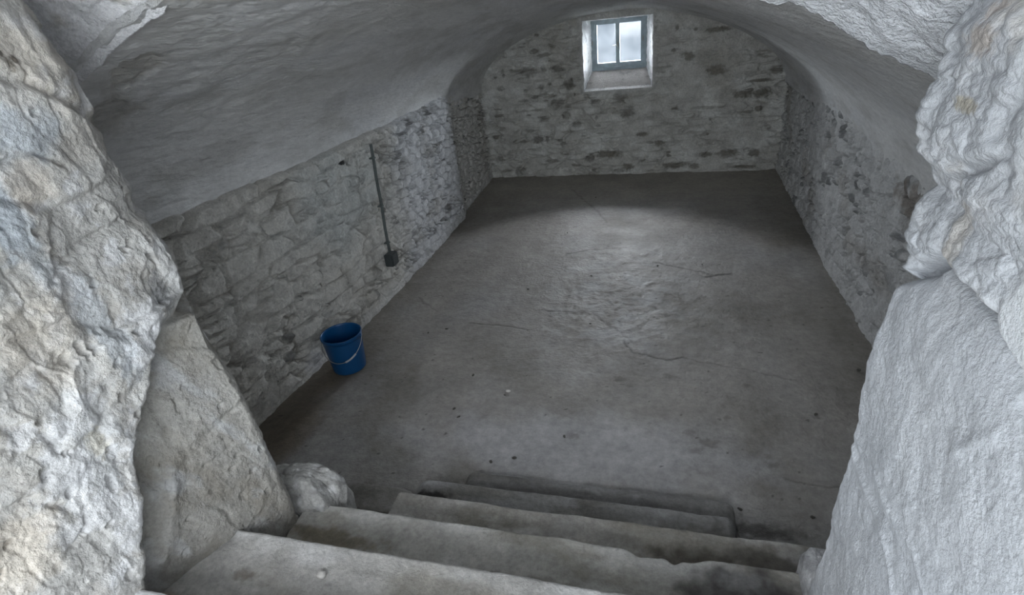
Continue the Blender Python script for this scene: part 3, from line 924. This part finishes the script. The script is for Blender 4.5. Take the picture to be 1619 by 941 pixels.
def jamb_right():
    zs = np.linspace(-.1, 2.95, 950)
    one = np.ones_like(zs)
    zq, xq = silhouette(SIL_R)
    xs_ = np.interp(zs, [-.1, .3] + zq + [2.95], [.45, .46] + xq + [.66])
    pts = [(1.12 * one, -1.05 * one), (.54 * one, .30 * one), (xs_ * .5 + .25, 1.0 * one), (xs_ - .004, 1.30 * one), (xs_ + .55, 1.74 * one), (2.0 * one, 1.78 * one)]  # unseen flare behind the camera, added to let door light spread wider
    ts = np.concatenate([np.linspace(0, 1, 60), np.linspace(1, 2, 330)[1:], np.linspace(2, 3, 230)[1:], np.linspace(3, 4, 120)[1:], np.linspace(4, 5, 25)[1:]])
    X, Y = plan_path(pts, ts, len(ts))
    X, Y = smooth_path(X, 8), smooth_path(Y, 8)
    Z = np.repeat(zs[None, :], len(ts), 0)
    S = Y[:, 400][:, None] * 1.0 + 0 * Z
    tx, ty = np.gradient(X, axis=0), np.gradient(Y, axis=0)
    ln = np.hypot(tx, ty) + 1e-9
    nx, ny = -ty / ln, tx / ln
    # joint between the smooth lower block and the knobbly stones above
    jz = np.interp(Y, [.3, .8, .83, .89, .97, 1.07, 1.16, 1.25, 1.32], [1.74, 1.745, 1.746, 1.764, 1.779, 1.781, 1.779, 1.71, 1.66])
    up = sstep(-.005, .02, Z - jz)
    lump = worley(S * 15 + .8 * fbm(S * 8, Z * 8, 901, 2), Z * 30 + .8 * fbm(S * 8, Z * 8, 902, 2), 903, .9)
    lump2 = worley(S * 34, Z * 64 + .5 * fbm(S * 20, Z * 20, 902, 2), 905, .9)
    big = worley(S * 4.2 + 2 + .3 * fbm(S * 5, Z * 5, 908, 3), Z * 4.4 + .4 + .3 * fbm(S * 5, Z * 5, 909, 3), 906, .6)
    d = up * (.013 * (1 - lump[0] ** 2) * (.4 + .6 * lump[2]) + .007 * (1 - lump2[0] ** 2) + .012 * sstep(0, .35, big[1]) + .010 * fbm(S * 7, Z * 9, 907, 3))
    d += (1 - up) * (.010 * fbm(S * 5, Z * 3, 910, 3) + .004 * fbm(S * 16, Z * 20, 911, 4) + .002 * ridged(S * 14, Z * 9, 912, 3))
    d -= .045 * np.exp(-((Z - jz) / .018) ** 2)
    d -= .016 * (1 - up) * np.exp(-np.clip(jz - Z, 0, 9) / .05) * (.6 + .4 * fbm(S * 20, Z * 3, 915, 2))
    d += .012 * fbm(S * 2.5, Z * 2.2, 920, 3)
    # flat dressed patch low down among the knobbly stones
    c_ = onx((1610, 520), .5)
    fl = blob(Y, Z, c_[1] - .06, c_[2], .13, .09, 77, .3, .3)
    d = d * (1 - fl * up) + .022 * fl * up
    for pts_, w, dep in (
        ([(1350, 705), (1352, 730), (1372, 785), (1398, 850), (1412, 941)], .012, -.005), ([(1362, 715), (1380, 745), (1392, 800), (1405, 830)], .009, .004),
        ([(1388, 750), (1405, 800), (1440, 870), (1455, 941)], .011, -.004), ([(1500, 292), (1530, 275), (1570, 262), (1619, 240)], .010, .014),
        ([(1590, 640), (1600, 655), (1619, 668)], .012, .02), ([(1500, 720), (1530, 700), (1560, 690)], .012, -.004)):
        q = [tuple(onx(p, .5)[1:]) for p in pts_]
        k = np.exp(-(seg_dist(Y, Z, q) / w) ** 2)
        d -= dep * k
    C = np.ones(Z.shape + (3,)) * np.array([.48, .495, .52])
    C = mixc(C, (.55, .56, .58), .5 * (1 - up) * sstep(-.1, .4, fbm(S * 2.5, Z * 2, 940, 4)))
    C = mixc(C, (.58, .54, .49), .7 * up * sstep(.15, .5, fbm(S * 6, Z * 6, 941, 4)))
    C = mixc(C, (.64, .645, .66), .6 * up * sstep(.0, .5, fbm(S * 9 + 4, Z * 9, 942, 4)))
    C = mixc(C, (.70, .72, .74), .8 * fl * up)
    for px, py, ru, rv, c, a in ((1570, 60, .06, .03, (.45, .38, .32), .6), (1550, 165, .05, .015, (.42, .38, .30), .8), (1596, 640, .012, .012, (.1, .1, .1), .8),
                                 (1608, 855, .006, .006, (.1, .1, .1), .9), (1575, 15, .03, .02, (.5, .42, .36), .6)):
        c_ = onx((px, py), .5)
        C = mixc(C, c, a * blob(Y, Z, c_[1], c_[2], ru, rv, int(px), .5, .6))
    X, Y = X + nx * d, Y + ny * d
    struct(grid_mesh('wall_front_right', np.stack([X, Y, Z], -1), C, M_JAMBR, back=(1.8, 0, 0)))


jamb_right()


def arch_head():
    """the flared head over the stair: its lower edge is the ragged lip against the vault"""
    lip = sorted([(ony(p, 1.6)[0], ony(p, 1.6)[2]) for p in
                  [(115, 135), (140, 112), (180, 85), (210, 60), (262, 25), (272, 0), (1237, 5), (1275, 20), (1310, 37), (1340, 54), (1370, 80), (1400, 98), (1450, 125), (1495, 155)]])
    lx = [-3.0, -2.3] + [a for a, b in lip if a < -1] + [-1.1, -.8, -.3] + [a for a, b in lip if a > -1] + [.85, 1.7]
    lz = [1.5, 2.08] + [b for a, b in lip if a < -1] + [2.46, 2.47, 2.41] + [b for a, b in lip if a > -1] + [1.80, 1.2]
    xs = np.linspace(-2.6, 1.7, 760)
    ys = np.concatenate([np.linspace(-1.05, .6, 60), np.linspace(.6, 1.60, 330)[1:]])
    X, Y = np.meshgrid(xs, ys, indexing='ij')
    back = np.clip(1.6 - Y, 0, 9)
    ragged = .016 * ridged(X * 14, X * 0 + .3, 1001, 3) * (X > -.5) + .012 * fbm(X * 9, X * 0 + .7, 1003, 3)
    Z = np.interp(X, lx, lz) + ragged * np.exp(-back / .05) + (.55 + .55 * (1 - sstep(-1.6, -1.2, X))) * np.minimum(back, .42) + .22 * np.clip(back - .45, 0, .6)
    Z += .014 * (X < -1) * sstep(0, .1, back) * ridged(X * 15, Y * 15, 1013, 4)
    Z += .03 * fbm(X * 2.2, Y * 2.5, 1010, 3) + .020 * fbm(X * 12, Y * 14, 1011, 5) * sstep(0, .1, back) + .008 * ridged(X * 8, Y * 6, 1012, 3) * sstep(0, .1, back)
    Z -= .02 * sstep(0, .15, back)
    Z = np.minimum(Z, 2.88)
    C = np.ones(X.shape + (3,)) * np.array([.62, .635, .665])
    C = mixc(C, (.60, .61, .62), .5 * sstep(-.1, .4, fbm(X * 3, Y * 3, 1020, 4)))
    C = mixc(C, (.80, .80, .82), 1 - sstep(-1.5, -1.1, X))  # left end painted whiter to offset the weak light reaching it
    C = mixc(C, (.40, .37, .31), .7 * (X < -1) * sstep(.1, .5, fbm(X * 6, Y * 6, 1021, 4)))
    struct(grid_mesh('trim_1', np.stack([X, Y, Z], -1), C, M_HEAD, back=(0, 0, 1.9), flip=True))


arch_head()

# ------------------------------------------------------------------ steps
def step(x0, x1, yb, yn, z, zb, seed, label, colr=(.42, .41, .39), left_bev=.03, right_bev=.03, dark=(), chips=(), wear=.004, skew=0.0, name='stone_step', r=.018, edge_noise=.008):
    """a worn stone slab: tread from yb to the nose yn at height z, riser down to zb"""
    nx = int((x1 - x0) / .006) + 2
    xs = np.linspace(x0, x1, nx)
    prof = [(yb, zb)] + [(yb, z - .002)]
    L = yn - yb - r
    for t in np.linspace(0, 1, 70)[1:]:
        prof.append((yb + L * t, z))
    for a in np.linspace(0, 90, 14)[1:]:
        prof.append((yb + L + r * math.sin(math.radians(a)), z - r + r * math.cos(math.radians(a))))
    for t in np.linspace(0, 1, 12)[1:]:
        prof.append((yn, z - r + (zb - z + r) * t))
    pr = np.array(prof)
    X = np.repeat(xs[:, None], len(pr), 1)
    Y = np.repeat(pr[None, :, 0], nx, 0)
    Z = np.repeat(pr[None, :, 1], nx, 0)
    top = sstep(zb, z, Z)
    Yt = Y + 0
    tt = np.clip((Y - yb) / (yn - yb), 0, 1)
    en = edge_noise * (fbm(X * 3.0, X * 0 + seed, seed, 3) + .5 * fbm(X * 14, X * 0 + seed, seed + 3, 3))
    Y = Y + en * sstep(.5, 1, tt) + skew * (X - x0)
    span = x1 - x0
    Z = Z - wear * top * (1 - ((X - (x0 + x1) / 2) / (span / 2)) ** 2) * (1 - .3 * tt)
    Z = Z + top * (.010 * fbm(X * 2.2, Yt * 4, seed + 5, 3) + .004 * fbm(X * 14, Yt * 16, seed + 6, 4))
    Y = Y + (1 - sstep(0, .04, z - Z)) * 0
    for cx, w, dep in chips:
        k = np.exp(-((X - cx) / w) ** 2) * sstep(.6, 1.0, tt)
        Y = Y - dep * k
        Z = Z - dep * .45 * k * top
    # rounded ends
    eL, eR = np.clip((X - x0) / left_bev, 0, 1), np.clip((x1 - X) / right_bev, 0, 1)
    q = np.sqrt(1 - (1 - eL) ** 2) * np.sqrt(1 - (1 - eR) ** 2)
    Z = zb + (Z - zb) * (.55 + .45 * q)
    Y = yb + (Y - yb) * (.90 + .10 * q)
    C = np.ones(X.shape + (3,)) * np.array(colr)
    C = mixc(C, np.array(colr) * np.array([.62, .60, .55]), .8 * sstep(-.1, .35, fbm(X * 2.2, Yt * 4, seed + 20, 6)))
    C = mixc(C, np.minimum(1, np.array(colr) * np.array([1.35, 1.37, 1.42])), .7 * sstep(0, .4, fbm(X * 3 + 7, Yt * 6, seed + 21, 6)))
    for cx, cy, ru, rv, c, a in dark:
        C = mixc(C, c, a * blob(X, Yt, cx, cy, ru, rv, seed + int(cx * 50), .6, .6))
    P = np.stack([X, Y, Z], -1)
    # close the ends and the underside
    n, k = P.shape[:2]
    idx = np.arange(n * k).reshape(n, k)
    faces = np.stack([idx[:-1, :-1], idx[1:, :-1], idx[1:, 1:], idx[:-1, 1:]], -1).reshape(-1, 4).tolist()
    faces.append([int(a) for a in idx[0, :]])
    faces.append([int(a) for a in idx[-1, ::-1]])
    faces.append([int(idx[0, 0]), int(idx[0, -1]), int(idx[-1, -1]), int(idx[-1, 0])])
    o = link_mesh(name, P.reshape(-1, 3), faces, M_STEP, None, True, C.reshape(-1, 3))
    tag(o, label, 'step', 'stone steps down into the cellar')
    return o


DK = (.10, .09, .075)
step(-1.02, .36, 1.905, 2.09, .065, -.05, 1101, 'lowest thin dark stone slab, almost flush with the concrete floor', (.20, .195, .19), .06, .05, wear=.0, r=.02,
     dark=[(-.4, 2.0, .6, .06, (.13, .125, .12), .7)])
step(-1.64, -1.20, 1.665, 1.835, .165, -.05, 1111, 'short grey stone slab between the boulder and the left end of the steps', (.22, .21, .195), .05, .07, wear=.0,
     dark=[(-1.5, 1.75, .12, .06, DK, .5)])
step(-1.225, .34, 1.665, 1.905, .17, -.05, 1121, 'second lowest stone step with a black patch at its left end', (.26, .255, .25), .08, .04,
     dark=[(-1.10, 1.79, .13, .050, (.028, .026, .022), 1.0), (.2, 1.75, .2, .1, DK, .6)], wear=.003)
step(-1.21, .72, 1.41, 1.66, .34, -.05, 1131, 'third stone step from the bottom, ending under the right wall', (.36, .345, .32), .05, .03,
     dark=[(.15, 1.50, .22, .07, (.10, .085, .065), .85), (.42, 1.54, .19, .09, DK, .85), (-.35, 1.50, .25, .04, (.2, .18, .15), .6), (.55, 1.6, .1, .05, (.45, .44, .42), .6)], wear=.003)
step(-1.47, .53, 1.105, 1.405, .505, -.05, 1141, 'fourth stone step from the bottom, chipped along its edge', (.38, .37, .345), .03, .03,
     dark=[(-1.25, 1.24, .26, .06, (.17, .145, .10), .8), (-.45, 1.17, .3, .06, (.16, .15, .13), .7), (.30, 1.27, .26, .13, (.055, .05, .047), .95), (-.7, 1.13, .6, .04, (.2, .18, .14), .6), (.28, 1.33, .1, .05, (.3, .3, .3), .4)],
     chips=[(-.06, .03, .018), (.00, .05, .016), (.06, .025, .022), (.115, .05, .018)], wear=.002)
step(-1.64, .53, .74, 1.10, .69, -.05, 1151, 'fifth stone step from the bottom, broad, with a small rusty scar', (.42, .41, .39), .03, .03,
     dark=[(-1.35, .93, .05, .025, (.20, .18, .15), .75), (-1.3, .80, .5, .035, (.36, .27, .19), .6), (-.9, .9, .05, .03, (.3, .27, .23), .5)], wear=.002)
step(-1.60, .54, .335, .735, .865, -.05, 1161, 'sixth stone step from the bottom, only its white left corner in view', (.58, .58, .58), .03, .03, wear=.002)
step(-1.60, .60, -.015, .33, 1.00, -.05, 1171, 'stone step just under the viewer, above all those in view', (.5, .49, .47), .03, .03, wear=.002)
step(-1.60, .74, -.415, -.02, 1.10, -.05, 1181, 'upper stone step behind the viewer', (.5, .49, .47), .03, .03, wear=.002)
step(-1.60, 1.0, -1.05, -.42, 1.20, -.05, 1191, 'topmost stone step at the threshold of the outer door', (.5, .49, .47), .03, .03, wear=.002)


# ------------------------------------------------------------------ loose stones
def rock(name, c, rad, seed, col1, label, cat='stone', squ=2.6, amp=.12, rot=0.0, sub=5, mat=None, group=None):
    bm = bmesh.new()
    bmesh.ops.create_icosphere(bm, subdivisions=sub, radius=1)
    co = np.array([v.co[:] for v in bm.verts])
    n = (np.abs(co) ** squ).sum(1) ** (-1 / squ)
    co = co * n[:, None]
    th, ph = np.arctan2(co[:, 1], co[:, 0]), co[:, 2]
    k = fbm(co[:, 0] * 1.4 + co[:, 2] * .8, co[:, 1] * 1.4 - co[:, 2] * .5, seed, 4) + .35 * ridged(co[:, 0] * 3 + co[:, 1], co[:, 2] * 3 - co[:, 1], seed + 4, 3)
    co = co * (1 + amp * k)[:, None]
    cr, sr = math.cos(rot), math.sin(rot)
    co = co * np.array(rad)
    co = np.stack([co[:, 0] * cr - co[:, 1] * sr, co[:, 0] * sr + co[:, 1] * cr, co[:, 2]], -1)
    for v, q in zip(bm.verts, co):
        v.co = q
    o = from_bm(name, bm, mat or M_BOULDER)
    if mat is None:
        C = mixc(np.ones((len(co), 3)) * np.array(col1), np.array(col1) * .5, .8 * sstep(0, .4, fbm(co[:, 0] * 14, co[:, 2] * 14 + co[:, 1] * 9, seed + 9, 4)))
        C = mixc(C, (.6, .6, .6), .6 * sstep(.1, .4, fbm(co[:, 0] * 20 + 3, co[:, 2] * 9 + co[:, 1] * 20, seed + 19, 4)))
        a = o.data.color_attributes.new('tone', 'FLOAT_COLOR', 'POINT')
        a.data.foreach_set('color', np.concatenate([C, np.ones((len(C), 1))], 1).astype(np.float32).ravel())
    o.location = c
    tag(o, label, cat, group)
    return o


rock('boulder', (-1.545, 1.45, .32), (.215, .125, .275), 1201, (.36, .355, .34), 'rough grey boulder at the left end of the steps, below the left jamb', amp=.15, squ=3.4, sub=6)
rock('corner_stone', (.52, 1.36, .47), (.055, .10, .14), 1211, (.46, .46, .47), 'small upright stone on the step end at the foot of the right jamb', amp=.10, squ=3.2)

# tiny chips lying on the floor
chip_px = [(798, 625), (748, 593), (892, 690), (677, 526), (706, 520), (718, 646), (725, 659), (776, 730), (813, 724), (935, 436), (933, 512), (1110, 418), (1040, 420), (942, 312),
           (897, 368), (835, 457), (1290, 655), (1380, 590), (1375, 572), (1358, 585), (1170, 805), (1285, 818)]
first = None
for n_, (px, py) in enumerate(chip_px):
    c = onz((px, py), .006)
    s = .4 + .6 * ((n_ * 37 % 11) / 11)
    if first is None:
        first = rock('stone_chip', (c[0], c[1], .008), (.014, .010, .007), 1301, (0, 0, 0), 'tiny dark stone chip lying on the concrete floor', 'chip', amp=.8, sub=3, mat=M_CHIP,
                     group='dark chips scattered on the floor')
        first.scale = (s, s, s)
    else:
        o = first.copy()
        COL.objects.link(o)
        o.location = (c[0], c[1], .006)
        o.scale = (s * (1 + .5 * math.sin(n_ * 2.3)), s * 1.0, s * .8)
        o.rotation_euler = (0, 0, n_ * 1.7)
c = onz((509, 911), .69)
rock('plaster_chip', (c[0], c[1], .697), (.014, .012, .009), 1311, (0, 0, 0), 'small white plaster crumb on the broad fifth step', 'chip', amp=.3, sub=3, mat=M_PCHIP)
c = onz((803, 621), .0)
rock('plaster_chip', (c[0], c[1] + .01, .008), (.016, .010, .008), 1321, (0, 0, 0), 'pale plaster crumb beside a dark chip mid floor', 'chip', amp=.3, sub=3, mat=M_PCHIP)


# ------------------------------------------------------------------ blue bucket
def bucket():
    b = tag(empty('bucket', (-2.285, 3.03, .012)), 'blue plastic bucket with a wire handle, standing by the left wall', 'bucket')
    h, rb, rt, t = .295, .122, .150, .003
    prof = [(0, .006), (rb - .012, .006), (rb - .010, 0), (rb - .002, 0), (rb, .004)]
    for k in range(1, 12):
        f = k / 12
        prof.append((rb + (rt - .006 - rb) * f, h * f * .93))
    prof += [(rt - .006, h * .925), (rt - .001, h * .93), (rt, h * .94), (rt, h * .99), (rt + .001, h), (rt - .004, h + .002), (rt - .008, h), (rt - .010, h * .96)]
    for k in range(11, 0, -1):
        f = k / 12
        prof.append((rb + (rt - .010 - rb) * f - t, h * f * .93))
    prof += [(rb - .006, .012), (0, .012)]
    bm = bmesh.new()
    lathe(bm, prof, 72)
    from_bm('bucket_body', bm, M_BLUE, b)
    # ears at either end of the handle; handle hangs down on the side facing the stairs
    ax = Vector((.985, .17, 0)).normalized()
    fr = Vector((.17, -.985, 0)).normalized()
    for s in (-1, 1):
        bm = bmesh.new()
        c = ax * s * (rt - .001) + Vector((0, 0, h - .022))
        box(bm, -.016, .016, -.005, .005, -.02, .016, .003)
        rotm = Matrix(((-ax.y, ax.x * s, 0), (ax.x, ax.y * s, 0), (0, 0, 1)))
        for v in bm.verts:
            v.co = rotm @ v.co + c
        from_bm('handle_ear', bm, M_BLUE, b)
    pts = []
    N = 40
    R = rt + .006
    for k in range(N + 1):
        a = math.pi * k / N
        u = -math.cos(a) * R
        dn = math.sin(a)
        out = fr * (dn * (R + .004)) * .93
        out_r = math.sqrt(max(0, 1 - .0))
        pts.append(ax * u + out + Vector((0, 0, h - .022 - .150 * dn ** .9)))
    pts = [ax * (-R) + Vector((0, 0, h - .018))] + pts + [ax * R + Vector((0, 0, h - .018))]
    bm = bmesh.new()
    tube(bm, pts, .0028, 8)
    hd = from_bm('handle', bm, M_WIRE, b)
    bm = bmesh.new()
    tube(bm, pts[25:33], .0075, 12)
    from_bm('grip', bm, M_GRIP, hd)


bucket()


# ------------------------------------------------------------------ conduit and socket box on the left wall
def conduit():
    root = tag(empty('conduit', (-2.40, 4.2, .33)), 'thin dark grey pipe running down the left wall into a small square box', 'pipe')
    root.location = (0, 0, 0)
    xw = -2.392
    a, b = onx((586, 228), xw), onx((616, 400), xw)
    bm = bmesh.new()
    pts = [a + (b - a) * t for t in np.linspace(0, 1, 14)]
    pts = [(p[0], p[1] + .004 * math.sin(i * 1.1), p[2]) for i, p in enumerate(pts)]
    tube(bm, pts, .013, 12)
    from_bm('pipe', bm, M_PIPE, root)
    c = onx((620, 409), xw)
    bm = bmesh.new()
    box(bm, xw - .05, xw + .03, c[1] - .055, c[1] + .055, c[2] - .06, c[2] + .055, .006)
    bx = from_bm('junction_box', bm, M_BOXG, root, False)
    bm = bmesh.new()
    box(bm, xw + .03, xw + .037, c[1] - .050, c[1] + .050, c[2] - .055, c[2] + .05, .003)
    from_bm('box_cover', bm, M_BOXG, bx, False)
    for f in (.12, .55, .9):
        p = a + (b - a) * f
        bm = bmesh.new()
        box(bm, xw - .03, xw + .015, p[1] - .019, p[1] + .019, p[2] - .007, p[2] + .007, .002)
        from_bm('pipe_clip', bm, M_PIPE, root, False)


conduit()

# ------------------------------------------------------------------ the yard outside, so that daylight comes in over ground
def yard(name, x0, x1, y0, y1, z, mat=None):
    xs, ys = np.linspace(x0, x1, 30), np.linspace(y0, y1, 30)
    X, Y = np.meshgrid(xs, ys, indexing='ij')
    Z = z + .04 * fbm(X * .8, Y * .8, 1401, 3)
    o = grid_mesh(name, np.stack([X, Y, Z], -1), None, mat or M_GROUND, back=(0, 0, -.2))
    struct(o)


yard('ground', -8, 7, -10, -1.06, 1.12)
yard('ground', -60, 60, 8.7, 120, 1.15, M_MEADOW)
